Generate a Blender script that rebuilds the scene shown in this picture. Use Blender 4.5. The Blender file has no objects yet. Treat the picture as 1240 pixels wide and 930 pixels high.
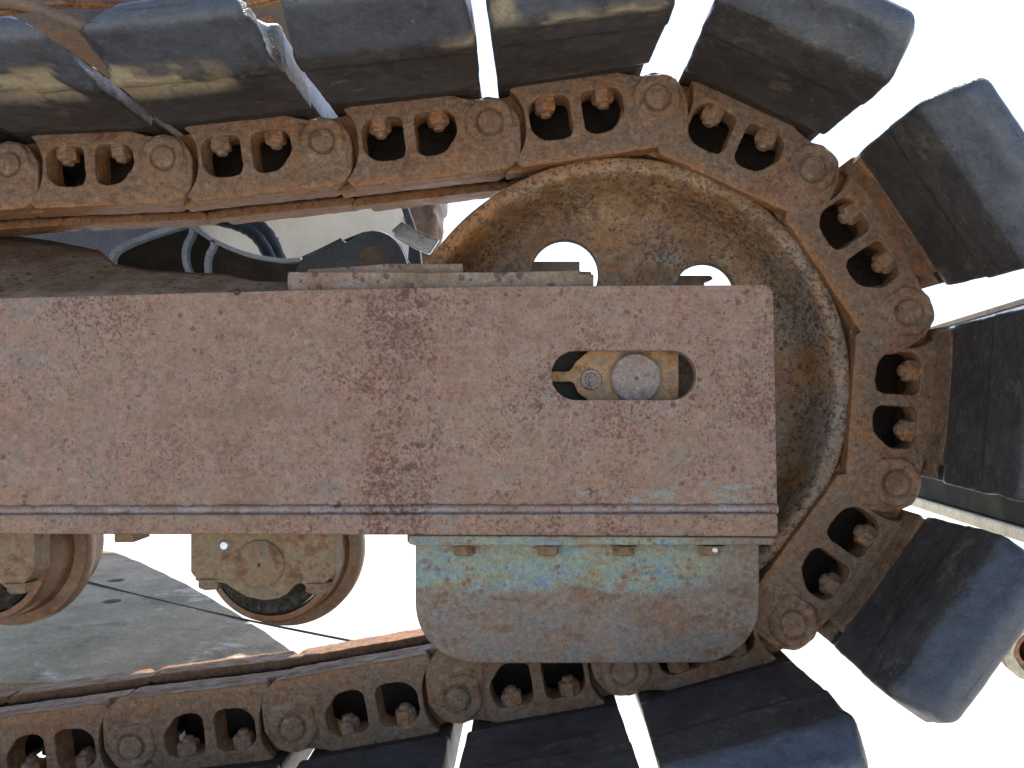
import bpy, bmesh, math, random
from math import sin, cos, pi, radians, atan2, hypot, sqrt
from mathutils import Vector, Matrix, noise
from mathutils.geometry import delaunay_2d_cdt

# ---------------------------------------------------------------- camera, world, sun
S = bpy.context.scene
COL = S.collection
D0 = 0.93                       # metres from the lens to the outer face of the chain
F = 1000.0                      # focal length in pixels of the 1240 px wide photograph
PPX, PPY = 640.0, 485.0         # where the axle direction vanishes in the photograph
cam_d = bpy.data.cameras.new('camera')
cam = bpy.data.objects.new('camera', cam_d); COL.objects.link(cam)
cam.location = (0, -D0, 0); cam.rotation_euler = (radians(90), 0, 0)
cam_d.sensor_width = 36; cam_d.lens = 36 * F / 1240
cam_d.shift_x = (620 - PPX) / 1240; cam_d.shift_y = (PPY - 465) / 1240
cam_d.clip_start = 0.02; cam_d.clip_end = 3000
S.camera = cam

SUN_EL, SUN_AZ = radians(58), radians(22)     # azimuth from +Y towards +X: the sun is behind the machine
W = bpy.data.worlds.new('World'); S.world = W; W.use_nodes = True
wn = W.node_tree.nodes; wl = W.node_tree.links; wn.clear()
wo = wn.new('ShaderNodeOutputWorld'); wb = wn.new('ShaderNodeBackground'); ws = wn.new('ShaderNodeTexSky')
ws.sky_type = 'NISHITA'; ws.sun_disc = False; ws.sun_elevation = SUN_EL; ws.sun_rotation = SUN_AZ
ws.dust_density = 1.2; ws.air_density = 1.0
wl.new(ws.outputs[0], wb.inputs[0]); wl.new(wb.outputs[0], wo.inputs[0]); wb.inputs[1].default_value = 0.15
sd = bpy.data.lights.new('sun', 'SUN'); sd.energy = 4.5; sd.angle = radians(0.53); sd.color = (1, 0.95, 0.87)
sun = bpy.data.objects.new('sun', sd); COL.objects.link(sun)
sv = Vector((sin(SUN_AZ) * cos(SUN_EL), cos(SUN_AZ) * cos(SUN_EL), sin(SUN_EL)))
sun.rotation_euler = sv.to_track_quat('Z', 'Y').to_euler()
S.view_settings.view_transform = 'Standard'; S.view_settings.look = 'None'
S.view_settings.exposure = 1.0; S.view_settings.gamma = 1

# ---------------------------------------------------------------- helpers
K = 0.00093                     # metres per photo pixel in the chain's face plane
def P(px, py, Y=0.0):
    d = D0 + Y
    return Vector(((px - PPX) * d / F, Y, (PPY - py) * d / F))

def setp(o, label=None, cat=None, group=None, kind=None):
    if label: o['label'] = label
    if cat: o['category'] = cat
    if group: o['group'] = group
    if kind: o['kind'] = kind
    return o
def empty(name, loc, label, cat, group=None):
    o = bpy.data.objects.new(name, None); COL.objects.link(o); o.location = loc; o.empty_display_size = .05
    return setp(o, label, cat, group)
def link_bm(name, bm, mat, parent=None, smooth=None):
    me = bpy.data.meshes.new(name)
    bmesh.ops.recalc_face_normals(bm, faces=bm.faces)
    bm.to_mesh(me); bm.free()
    return link_me(name, me, mat, parent, smooth)
def link_me(name, me, mat, parent=None, smooth=None):
    me.materials.clear(); me.materials.append(mat)
    if smooth is not None:
        me.shade_smooth()
        me.set_sharp_from_angle(angle=radians(smooth))
    o = bpy.data.objects.new(name, me); COL.objects.link(o)
    if parent:
        o.parent = parent
        o.matrix_parent_inverse = Matrix.Translation(-Vector(parent.location)) if parent.type == 'EMPTY' and parent.parent is None else Matrix()
    return o
def prism(bm, loops, y0, y1, T=None):
    """closed prism along Y from 2-D loops (first outer, rest holes) of (x, z)"""
    flat = [p for l in loops for p in l]
    if len(loops) > 1:
        ed = []; k = 0
        for l in loops: ed += [(k + i, k + (i + 1) % len(l)) for i in range(len(l))]; k += len(l)
        r_ = delaunay_2d_cdt([Vector(p) for p in flat], ed, [], 0, 1e-7)
        near = lambda q: min(range(len(flat)), key=lambda i: (flat[i][0] - q[0]) ** 2 + (flat[i][1] - q[1]) ** 2)
        ix = [o_[0] if o_ else near(v_) for v_, o_ in zip(r_[0], r_[3])]
        def inside(x, y):
            c_ = False
            for l in loops:
                for (x0, y0_), (x1, y1_) in zip(l, l[1:] + l[:1]):
                    if (y0_ > y) != (y1_ > y) and x < (x1 - x0) * (y - y0_) / (y1_ - y0_) + x0: c_ = not c_
            return c_
        tris = []
        for f in r_[2]:
            cx_ = sum(r_[0][i][0] for i in f) / 3; cy_ = sum(r_[0][i][1] for i in f) / 3
            if inside(cx_, cy_): tris.append([ix[i] for i in f])
    T = T or (lambda p: p)
    A = [bm.verts.new(T(Vector((x, y0, z)))) for x, z in flat]
    B = [bm.verts.new(T(Vector((x, y1, z)))) for x, z in flat]
    if len(loops) == 1:
        bm.faces.new(A); bm.faces.new(B[::-1])
    else:
        for t in tris:
            try:
                bm.faces.new([A[i] for i in t]); bm.faces.new([B[i] for i in reversed(t)])
            except ValueError: pass
    k = 0
    for l in loops:
        n = len(l)
        for i in range(n):
            j = (i + 1) % n
            bm.faces.new((A[k + i], A[k + j], B[k + j], B[k + i]))
        k += n
def circ(cx, cz, r, n=32, a0=0, a1=2 * pi, full=True):
    m = n if full else n + 1
    return [(cx + r * cos(a0 + (a1 - a0) * i / n), cz + r * sin(a0 + (a1 - a0) * i / n)) for i in range(m)]
def rounded(pts, rads, n=6):
    out = []
    N = len(pts)
    if not hasattr(rads, '__len__'): rads = [rads] * N
    for i in range(N):
        p = Vector(pts[i]); a = Vector(pts[i - 1]) - p; b = Vector(pts[(i + 1) % N]) - p
        r = rads[i]
        if r <= 0: out.append(tuple(p)); continue
        la, lb = a.length, b.length; a.normalize(); b.normalize()
        ang = a.angle(b); t = min(r / math.tan(ang / 2), la * .49, lb * .49)
        p0 = p + a * t; p1 = p + b * t
        for k in range(n + 1):
            s = k / n
            out.append(tuple((1 - s) ** 2 * p0 + 2 * s * (1 - s) * p + s * s * p1)) if False else None
            # arc through a rational quadratic
            w = sin(ang / 2)
            den = (1 - s) ** 2 + 2 * w * s * (1 - s) + s * s
            out.append(tuple(((1 - s) ** 2 * p0 + 2 * w * s * (1 - s) * p + s * s * p1) / den))
    return [q for q in out if q is not None]
def lathe(bm, prof, c=(0, 0, 0), n=96, axis='Y', T=None):
    """prof: (r, y) closed list revolved about Y through c"""
    rings = []
    for k in range(n):
        a = 2 * pi * k / n
        ring = []
        for r, y in prof:
            v = Vector((c[0] + r * cos(a), c[1] + y, c[2] + r * sin(a)))
            ring.append(bm.verts.new(T(v) if T else v))
        rings.append(ring)
    m = len(prof)
    for k in range(n):
        A, B = rings[k], rings[(k + 1) % n]
        for i in range(m):
            j = (i + 1) % m
            if prof[i][0] < 1e-6 and prof[j][0] < 1e-6: continue
            bm.faces.new((A[i], A[j], B[j], B[i]))
    bmesh.ops.remove_doubles(bm, verts=bm.verts, dist=1e-6)
def disc_prism(bm, r, y0, y1, c=(0, 0, 0), n=32, bev=0.0):
    lathe(bm, [(0, y0), (r - bev, y0), (r - bev * .3, y0 + bev * .3), (r, y0 + bev), (r, y1), (0, y1)] if bev else [(0, y0), (r, y0), (r, y1), (0, y1)], c, n)
def box(bm, a, b):
    x0, y0, z0 = a; x1, y1, z1 = b
    v = [bm.verts.new(p) for p in ((x0,y0,z0),(x1,y0,z0),(x1,y1,z0),(x0,y1,z0),(x0,y0,z1),(x1,y0,z1),(x1,y1,z1),(x0,y1,z1))]
    for f in ((0,1,2,3),(4,5,6,7),(0,1,5,4),(1,2,6,5),(2,3,7,6),(3,0,4,7)): bm.faces.new([v[i] for i in f])
def tube(bm, pts, r, n=10, caps=True):
    pts = [Vector(p) for p in pts]; rings = []
    up = Vector((0, 0, 1))
    for i, p in enumerate(pts):
        t = (pts[min(i + 1, len(pts) - 1)] - pts[max(i - 1, 0)]).normalized()
        s = t.cross(up)
        if s.length < 1e-3: s = t.cross(Vector((0, 1, 0)))
        s.normalize(); w = s.cross(t)
        rr = r[i] if hasattr(r, '__len__') else r
        rings.append([bm.verts.new(p + (s * cos(2*pi*k/n) + w * sin(2*pi*k/n)) * rr) for k in range(n)])
    for A, B in zip(rings, rings[1:]):
        for k in range(n): bm.faces.new((A[k], A[(k+1) % n], B[(k+1) % n], B[k]))
    if caps: bm.faces.new(rings[0][::-1]); bm.faces.new(rings[-1])
def px_loop(pts, Y): return [(P(x, y, Y).x, P(x, y, Y).z) for x, y in pts]
def bevel_mod(o, w, seg=3, ang=35):
    m = o.modifiers.new('bevel', 'BEVEL'); m.width = w; m.segments = seg; m.limit_method = 'ANGLE'; m.angle_limit = radians(ang)
    m.harden_normals = False
    o.data.shade_smooth(); o.data.set_sharp_from_angle(angle=radians(50))
    return o
def remesh_bake(bm, voxel, it, fac=.5):
    me = bpy.data.meshes.new('tmp'); bmesh.ops.recalc_face_normals(bm, faces=bm.faces); bm.to_mesh(me); bm.free()
    o = bpy.data.objects.new('tmp', me); COL.objects.link(o)
    m = o.modifiers.new('r', 'REMESH'); m.mode = 'VOXEL'; m.voxel_size = voxel; m.use_smooth_shade = True
    s = o.modifiers.new('s', 'SMOOTH'); s.factor = fac; s.iterations = it
    bpy.context.view_layer.update()
    dg = bpy.context.evaluated_depsgraph_get()
    res = bpy.data.meshes.new_from_object(o.evaluated_get(dg))
    bpy.data.objects.remove(o); bpy.data.meshes.remove(me)
    res.shade_smooth()
    return res

# ---------------------------------------------------------------- materials
class M:
    def __init__(s, name):
        s.m = bpy.data.materials.new(name); s.m.use_nodes = True
        s.n = s.m.node_tree.nodes; s.l = s.m.node_tree.links
        s.b = s.n['Principled BSDF']
        s.geo = s.n.new('ShaderNodeNewGeometry'); s.pos = s.geo.outputs['Position']
        s.sep = s.n.new('ShaderNodeSeparateXYZ'); s.l.new(s.pos, s.sep.inputs[0])
    def put(s, sock, v):
        if isinstance(v, bpy.types.NodeSocket): s.l.new(v, sock)
        elif v is not None:
            if sock.type == 'RGBA' and len(v) == 3: v = (*v, 1)
            sock.default_value = v
    def stretch(s, sc=(1, 1, 1), off=(0, 0, 0), rot=(0, 0, 0), src=None):
        m = s.n.new('ShaderNodeMapping'); s.put(m.inputs[0], src or s.pos); m.inputs['Scale'].default_value = sc
        m.inputs['Location'].default_value = off; m.inputs['Rotation'].default_value = rot
        return m.outputs[0]
    def noise(s, scale, detail=4, rough=.55, dist=0.0, vec=None):
        t = s.n.new('ShaderNodeTexNoise'); s.put(t.inputs['Vector'], vec or s.pos)
        t.inputs['Scale'].default_value = scale; t.inputs['Detail'].default_value = detail
        t.inputs['Roughness'].default_value = rough; t.inputs['Distortion'].default_value = dist
        return t.outputs[0]
    def vor(s, scale, vec=None, rnd=1.0, feature='F1', out='Distance'):
        t = s.n.new('ShaderNodeTexVoronoi'); s.put(t.inputs['Vector'], vec or s.pos); t.feature = feature
        t.inputs['Scale'].default_value = scale; t.inputs['Randomness'].default_value = rnd
        return t.outputs[out]
    def math(s, op, a, b=None, c=None, clamp=False):
        t = s.n.new('ShaderNodeMath'); t.operation = op; t.use_clamp = clamp
        for i, v in enumerate((a, b, c)):
            if v is not None: s.put(t.inputs[i], v)
        return t.outputs[0]
    def step(s, v, a, b, o0=0.0, o1=1.0):
        t = s.n.new('ShaderNodeMapRange'); t.interpolation_type = 'SMOOTHSTEP'; s.put(t.inputs[0], v)
        if a > b: a, b, o0, o1 = b, a, o1, o0
        t.inputs[1].default_value = a; t.inputs[2].default_value = b; t.inputs[3].default_value = o0; t.inputs[4].default_value = o1
        return t.outputs[0]
    def ramp(s, v, stops):
        t = s.n.new('ShaderNodeValToRGB'); s.put(t.inputs[0], v); e = t.color_ramp.elements
        while len(e) < len(stops): e.new(.5)
        for i, (p, c) in enumerate(stops): e[i].position = p; e[i].color = (*c, 1)
        return t.outputs[0]
    def mix(s, f, a, b, mode='MIX'):
        t = s.n.new('ShaderNodeMix'); t.data_type = 'RGBA'; t.blend_type = mode
        s.put(t.inputs[0], f); s.put(t.inputs[6], a); s.put(t.inputs[7], b)
        return t.outputs[2]
    def bump(s, h, strength=.3, dist=.001, prev=None):
        t = s.n.new('ShaderNodeBump'); s.put(t.inputs['Height'], h); t.inputs['Strength'].default_value = strength
        t.inputs['Distance'].default_value = dist
        if prev: s.put(t.inputs['Normal'], prev)
        return t.outputs[0]
    def done(s, col, rough=.7, metal=0.0, nor=None, spec=None, grit=.5, tint=None):
        if tint: col = s.mix(1.0, col, tint, 'MULTIPLY')
        if grit:
            g1 = s.step(s.noise(420, 3, .7), .32, .68, 1 - .55 * grit, 1 + .55 * grit); g2 = s.step(s.noise(140, 4, .7, vec=s.stretch(off=(9, 4, 2))), .34, .66, 1 - .5 * grit, 1 + .5 * grit)
            vm = s.n.new('ShaderNodeVectorMath'); vm.operation = 'SCALE'; s.put(vm.inputs[0], col); s.put(vm.inputs['Scale'], s.math('MULTIPLY', g1, g2)); col = vm.outputs[0]
        s.put(s.b.inputs['Base Color'], col); s.put(s.b.inputs['Roughness'], rough); s.put(s.b.inputs['Metallic'], metal)
        if nor: s.put(s.b.inputs['Normal'], nor)
        if spec is not None: s.b.inputs['Specular IOR Level'].default_value = spec
        return s.m
    def pits(s, scale, size, dens, warp=.3, soft=.10):
        """round pits: dens (0..1 socket) is the share of cells that carry one, size their largest radius in cells"""
        wn_ = s.n.new('ShaderNodeTexNoise'); s.put(wn_.inputs['Vector'], s.pos); wn_.inputs['Scale'].default_value = scale * 1.6; wn_.inputs['Detail'].default_value = 2
        sc = s.n.new('ShaderNodeVectorMath'); sc.operation = 'SCALE'; s.put(sc.inputs[0], wn_.outputs[1]); sc.inputs['Scale'].default_value = warp * 2 / scale
        w = s.n.new('ShaderNodeVectorMath'); w.operation = 'ADD'; s.put(w.inputs[0], s.pos); s.put(w.inputs[1], sc.outputs[0])
        t = s.n.new('ShaderNodeTexVoronoi'); s.put(t.inputs['Vector'], w.outputs[0]); t.inputs['Scale'].default_value = scale
        cs = s.n.new('ShaderNodeSeparateColor'); s.put(cs.inputs[0], t.outputs['Color'])
        on = s.math('GREATER_THAN', dens, cs.outputs[0])
        rad = s.math('MULTIPLY', s.math('MULTIPLY_ADD', cs.outputs[1], .65, .35), size)
        r = s.math('SUBTRACT', rad, t.outputs['Distance'])
        return s.math('MULTIPLY', s.step(r, -soft * .5, soft), on)
    def blot(s, scale, dens, k=.22, soft=.035, rough=.6, off=(0, 0, 0)):
        n = s.noise(scale, 3, rough, vec=s.stretch(off=off))
        return s.step(s.math('ADD', n, s.math('MULTIPLY', s.math('SUBTRACT', dens, .5), k)), .64 - soft, .64 + soft)
    def spots(s, scale, lo, hi, dens_scale, dens_lo, dens_hi, vec=None):
        m = s.noise(dens_scale, 4, .65)
        return s.pits(scale, hi * 1.15, s.step(m, dens_lo, dens_hi + .05)), m

def X_(px, Y=-.03): return (px - PPX) * (D0 + Y) / F
def Z_(py, Y=-.03): return (PPY - py) * (D0 + Y) / F

def mat_frame():
    s = M('weathered_frame_paint')
    n1 = s.noise(5, 5, .6); n2 = s.noise(38, 6, .65); n3 = s.noise(260, 3, .6)
    h = s.stretch((1, 1, 9)); n4 = s.noise(14, 5, .6, vec=h)
    c = s.ramp(s.math('ADD', s.math('MULTIPLY', n1, .5), s.math('MULTIPLY', n2, .5)),
               [(.34, (.165, .098, .064)), (.45, (.225, .140, .098)), (.52, (.255, .170, .128)), (.58, (.215, .170, .145)), (.66, (.255, .185, .165)), (.74, (.20, .155, .15))])
    c = s.mix(s.step(n4, .50, .70, 0, .5), c, (.27, .195, .155))
    c = s.mix(s.step(s.noise(11, 6, .7, vec=s.stretch(off=(2, 6, 1))), .48, .66, 0, .6), c, (.225, .175, .115))
    c = s.mix(s.step(s.noise(17, 6, .75, vec=s.stretch(off=(8, 6, 1))), .50, .66, 0, .5), c, (.30, .165, .10))
    c = s.mix(s.step(s.noise(70, 5, .75), .50, .68, 0, .55), c, (.32, .235, .20))
    c = s.mix(s.step(s.noise(75, 5, .75, vec=s.stretch(off=(3, 1, 2))), .50, .68, 0, .55), c, (.15, .09, .07))
    # orange rust halos
    o = s.math('MULTIPLY', s.step(s.noise(24, 6, .7), .53, .66), s.step(s.noise(90, 4, .7), .42, .6))
    c = s.mix(s.math('MULTIPLY', o, .45), c, (.34, .165, .075))
    # grey-blue paint left in patches, mostly low at the right end
    xr = s.step(s.sep.outputs[0], X_(560), X_(900)); zl = s.step(s.sep.outputs[2], Z_(560), Z_(605))
    b = s.math('ADD', s.math('MULTIPLY', xr, s.math('MULTIPLY', zl, .17)), s.noise(30, 6, .7, vec=s.stretch((1, 1, 2.4))))
    b = s.math('MULTIPLY', b, s.step(s.sep.outputs[2], Z_(628), Z_(600), .80, 1))
    c = s.mix(s.step(b, .60, .72, 0, .75), c, (.22, .265, .26))
    # pits
    ba = s.math('ADD', s.step(s.sep.outputs[0], X_(430), X_(455)), s.step(s.sep.outputs[0], X_(515), X_(550), 1, 0))
    ba = s.math('SUBTRACT', ba, 1.0, clamp=True)
    rr = s.step(s.sep.outputs[0], X_(520), X_(700))
    dn = s.math('ADD', s.math('MULTIPLY', ba, .16), s.math('MULTIPLY', rr, .06))
    def pit(scale, size, ds, a, b_):
        return s.pits(scale, size, s.math('MULTIPLY', s.step(s.math('ADD', s.noise(ds, 5, .7), dn), a, b_), .85), .42)
    p1 = pit(130, .44, 16, .50, .70); p2 = pit(70, .36, 9, .56, .80); p3 = pit(240, .46, 24, .40, .66)
    dd = s.math('ADD', s.noise(12, 4, .65), s.math('MULTIPLY', dn, 1.0))
    b1 = s.blot(290, dd, .50, .04, .5); b2 = s.blot(190, dd, .36, .05, .5, off=(4, 0, 1))
    bz = s.math('MULTIPLY', s.step(s.sep.outputs[2], Z_(624), Z_(620)), s.step(s.sep.outputs[2], Z_(611), Z_(614)))
    c = s.mix(s.math('MULTIPLY', bz, s.step(s.noise(50, 5, .7, vec=s.stretch((.5, 1, 1))), .42, .6, .15, .75)), c, (.31, .28, .29)); b3 = s.blot(280, s.noise(30, 3, .6), .4, off=(7, 2, 0))
    c = s.mix(s.math('MULTIPLY', s.blot(60, s.noise(20, 3), .4, off=(1, 5, 1)), .4), c, (.33, .19, .12))
    c = s.mix(s.math('MULTIPLY', b3, .5), c, (.15, .075, .055))
    c = s.mix(s.math('MULTIPLY', b2, .55), c, (.13, .052, .038)); c = s.mix(s.math('MULTIPLY', b1, .75), c, (.10, .040, .030))
    c = s.mix(s.math('MULTIPLY', p3, .55), c, (.17, .075, .05))
    c = s.mix(s.math('MULTIPLY', p1, .8), c, (.115, .045, .032))
    c = s.mix(s.math('MULTIPLY', p2, .85), c, (.095, .038, .028))
    sc_ = s.step(s.noise(60, 2, .5, vec=s.stretch((.25, 1, 14))), .70, .74, 0, .35)
    c = s.mix(sc_, c, (.42, .35, .31))
    bp = s.bump(n3, .5, .0008); bp = s.bump(s.math('ADD', s.math('ADD', p1, p2), b1), -.6, .001, bp); bp = s.bump(n2, .5, .003, bp)
    return s.done(c, s.step(n2, .3, .7, .5, .72), 0, bp, .45, grit=.22, tint=(1.0, .92, .84))

def mat_guard():
    s = M('blue_green_paint_over_rust')
    n1 = s.noise(6, 5, .6, vec=s.stretch((1, 1, 2.5))); n2 = s.noise(30, 7, .7, .3, vec=s.stretch((1, 1, 1.8))); n3 = s.noise(240, 3, .6)
    rust = s.ramp(n2, [(.3, (.13, .08, .05)), (.42, (.20, .135, .095)), (.5, (.235, .175, .14)), (.57, (.175, .155, .14)), (.66, (.23, .20, .18)), (.77, (.29, .18, .10))])
    paint = s.ramp(s.noise(22, 6, .7, .4, vec=s.stretch((1, 1, 3.2))), [(.33, (.24, .19, .11)), (.43, (.27, .27, .19)), (.52, (.23, .28, .25)), (.60, (.19, .26, .29)), (.70, (.15, .22, .31))])
    z = s.step(s.sep.outputs[2], Z_(742), Z_(700)); x = s.step(s.sep.outputs[0], X_(900), X_(780))
    zz = s.math('MULTIPLY', z, s.math('ADD', s.math('MULTIPLY', x, .6), .4))
    f = s.step(s.math('ADD', s.math('MULTIPLY', zz, .30), s.math('ADD', s.math('MULTIPLY', s.noise(11, 7, .7, .6), .55), s.math('MULTIPLY', s.math('ADD', n1, n2), .25))), .60, .76)
    c = s.mix(f, rust, paint)
    o = s.math('MULTIPLY', s.step(s.noise(12, 6, .7, .5, vec=s.stretch((1, 1, 2.2), rot=(0, .5, 0))), .54, .62), s.step(s.noise(70, 4, .7), .35, .6))
    c = s.mix(s.math('MULTIPLY', o, .8), c, (.26, .125, .055))
    st = s.step(s.noise(9, 5, .7, .3, vec=s.stretch((.8, 1, 4), rot=(0, -.45, 0))), .57, .63, 0, .7)
    c = s.mix(st, c, (.20, .135, .10))
    c = s.mix(s.math('MULTIPLY', s.blot(190, s.noise(14, 4), .5, off=(2, 0, 0)), .5), c, (.15, .08, .055))
    p1, _ = s.spots(120, -.2, .36, 18, .45, .62); p2, _ = s.spots(210, -.2, .34, 26, .45, .6)
    c = s.mix(s.math('MULTIPLY', p1, .7), c, (.19, .075, .04)); c = s.mix(s.math('MULTIPLY', p2, .5), c, (.14, .075, .055))
    bp = s.bump(n3, .5, .0008); bp = s.bump(n2, .6, .003, bp)
    return s.done(c, .6, 0, bp, .4, grit=.3, tint=(.92, .90, .84))

def mat_link(name='rusted_cast_steel', k=1.0, orange=.35, shaded_inside=False):
    s = M(name)
    n1 = s.noise(9, 5, .6); n2 = s.noise(48, 6, .7); n3 = s.noise(330, 4, .65)
    f = s.math('ADD', s.math('MULTIPLY', n1, .45), s.math('MULTIPLY', n2, .55))
    g = lambda *c: tuple(x * k for x in c)
    c = s.ramp(f, [(.34, g(.075, .036, .020)), (.44, g(.145, .076, .045)), (.50, g(.185, .112, .074)), (.56, g(.135, .090, .068)), (.63, g(.20, .145, .112)), (.74, g(.25, .15, .085))])
    c = s.mix(s.step(s.noise(85, 5, .75), .50, .70, 0, .6), c, g(.27, .195, .145))
    c = s.mix(s.step(s.noise(90, 5, .75, vec=s.stretch(off=(3, 1, 2))), .50, .70, 0, .7), c, g(.07, .038, .025))
    tc = s.n.new('ShaderNodeTexCoord'); so_ = s.n.new('ShaderNodeSeparateXYZ'); s.put(so_.inputs[0], tc.outputs['Object'])
    low = s.step(s.math('ADD', so_.outputs[2], s.math('MULTIPLY', s.math('SUBTRACT', n1, .5), .02)), -.044, -.055, 0, .55)
    inn = s.step(so_.outputs[1], .003, .014, 0, .6)
    o = s.step(s.noise(16, 6, .7, .4), .50, .66, 0, orange)
    o = s.math('MAXIMUM', o, s.math('MULTIPLY', s.math('MAXIMUM', low, inn), s.step(n2, .3, .6, .4, 1)))
    c = s.mix(o, c, g(.29, .118, .034))
    gy = s.math('MULTIPLY', s.step(s.noise(12, 5, .65), .52, .68), s.step(s.noise(120, 3, .7), .4, .62))
    c = s.mix(s.math('MULTIPLY', gy, .5), c, g(.20, .17, .165))
    p1, _ = s.spots(170, -.2, .38, 20, .42, .62); p2, _ = s.spots(95, -.2, .33, 14, .5, .66)
    c = s.mix(s.math('MULTIPLY', p1, .6), c, g(.07, .032, .022)); c = s.mix(s.math('MULTIPLY', p2, .6), c, g(.09, .035, .02))
    if shaded_inside: c = s.mix(s.step(s.math('ADD', so_.outputs[2], s.math('MULTIPLY', s.math('SUBTRACT', n2, .5), .012)), -.050, -.044, 0, .93), c, (.016, .012, .010))  # near-black coat above the rail stands for the shade inside the chain
    bp = s.bump(n3, .8, .0010); bp = s.bump(s.noise(110, 5, .7), .8, .003, bp); bp = s.bump(p1, -.5, .001, bp)
    rg = s.math('SUBTRACT', s.step(n2, .3, .7, .5, .78), s.math('MULTIPLY', low, .15))
    return s.done(c, rg, 0, bp, .45, grit=.36, tint=(1.0, .93, .76))

def mat_rail():
    s = M('orange_worn_rail_rust')
    n2 = s.noise(30, 6, .7); n3 = s.noise(200, 3, .6)
    c = s.ramp(n2, [(.3, (.11, .045, .018)), (.5, (.21, .088, .030)), (.62, (.30, .135, .045)), (.75, (.17, .085, .045))])
    st = s.step(s.noise(30, 4, .6, vec=s.stretch((.3, 6, 3))), .5, .7, 0, .5)
    c = s.mix(st, c, (.24, .15, .09))
    return s.done(c, s.step(n3, .3, .7, .32, .6), .25, s.bump(n3, .3, .0008), .5)

def mat_idler():
    s = M('rusted_idler_steel')
    n1 = s.noise(7, 5, .6); n2 = s.noise(40, 7, .7); n3 = s.noise(280, 3, .6)
    cx, cz = P(752, 469, .03).x, P(752, 469, .03).z
    dx = s.math('SUBTRACT', s.sep.outputs[0], cx); dz = s.math('SUBTRACT', s.sep.outputs[2], cz)
    r = s.math('SQRT', s.math('ADD', s.math('MULTIPLY', dx, dx), s.math('MULTIPLY', dz, dz)))
    f = s.math('ADD', s.math('MULTIPLY', n1, .5), s.math('MULTIPLY', n2, .5))
    c = s.ramp(f, [(.34, (.11, .055, .024)), (.44, (.24, .135, .065)), (.51, (.33, .215, .125)), (.57, (.24, .175, .125)), (.64, (.36, .25, .17)), (.74, (.30, .15, .06))])
    ang = s.n.new('ShaderNodeCombineXYZ'); s.put(ang.inputs[0], s.math('MULTIPLY', s.math('ARCTAN2', dz, dx), .35)); s.put(ang.inputs[1], s.math('MULTIPLY', r, 7.0))
    o = s.step(s.noise(6, 7, .75, .3, vec=ang.outputs[0]), .50, .60, 0, .75)
    o = s.math('MULTIPLY', o, s.step(s.noise(9, 3), .35, .55))
    c = s.mix(o, c, (.36, .155, .045))
    # blue-grey paint on the flat web between the holes
    bl = s.math('MULTIPLY', s.step(r, .165, .19, 1, 0), s.step(s.noise(20, 6, .7), .47, .60))
    c = s.mix(s.math('MULTIPLY', bl, .7), c, (.23, .25, .22))
    c = s.mix(s.step(s.noise(70, 5, .75), .50, .68, 0, .4), c, (.30, .195, .12))
    dish_shade = s.math('MULTIPLY', s.step(r, .165, .20), s.step(s.noise(18, 5, .7), .40, .60, .1, .5))
    c = s.mix(dish_shade, c, (.15, .085, .042))  # darker outer dish: its concave shading put into the colour
    lt_ = s.math('MULTIPLY', s.step(s.sep.outputs[0], X_(640, .05), X_(545, .05)), s.step(s.noise(10, 5, .7), .35, .6, .3, .9))
    c = s.mix(s.math('MULTIPLY', lt_, s.step(r, .20, .24)), c, (.30, .125, .030))
    c2 = s.math('MULTIPLY', s.step(s.sep.outputs[0], X_(900, .05), X_(990, .05)), s.step(s.noise(16, 5, .7), .42, .58))
    c = s.mix(s.math('MULTIPLY', c2, .6), c, (.22, .215, .20))
    rw = s.math('SUBTRACT', 1.0, s.math('MULTIPLY', s.step(r, .15, .175, 1, 0), .8))
    pd = lambda ds, a_, b_, k: s.math('MULTIPLY', s.math('MULTIPLY', s.step(s.noise(ds, 4, .65), a_, b_), k), rw)
    p1 = s.pits(115, .46, pd(12, .40, .70, .5), .5); p2 = s.pits(200, .50, pd(20, .40, .68, .6), .5); p3 = s.pits(72, .36, pd(10, .50, .75, .5), .55)
    dd = s.math('SUBTRACT', s.math('ADD', s.noise(14, 4, .6), .12), s.math('MULTIPLY', s.step(r, .15, .175, 1, 0), .12))
    c = s.mix(s.math('MULTIPLY', s.blot(165, dd, .30, .05), .8), c, (.075, .042, .036)); c = s.mix(s.math('MULTIPLY', s.blot(250, dd, .30, .05, off=(3, 3, 0)), .8), c, (.07, .04, .034))
    c = s.mix(s.math('MULTIPLY', s.blot(95, dd, .35, .06, off=(5, 1, 0)), .6), c, (.09, .05, .04))
    c = s.mix(s.math('MULTIPLY', p2, .75), c, (.06, .032, .028)); c = s.mix(s.math('MULTIPLY', p1, .8), c, (.055, .032, .032))
    c = s.mix(s.math('MULTIPLY', p3, .8), c, (.05, .035, .04))
    bp = s.bump(n3, .5, .0009); bp = s.bump(s.noise(90, 5, .7), .6, .002, bp); bp = s.bump(p1, -.5, .0012, bp)
    return s.done(c, s.step(n2, .3, .7, .5, .75), 0, bp, .4, grit=.3, tint=(.92, .86, .78))

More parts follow.
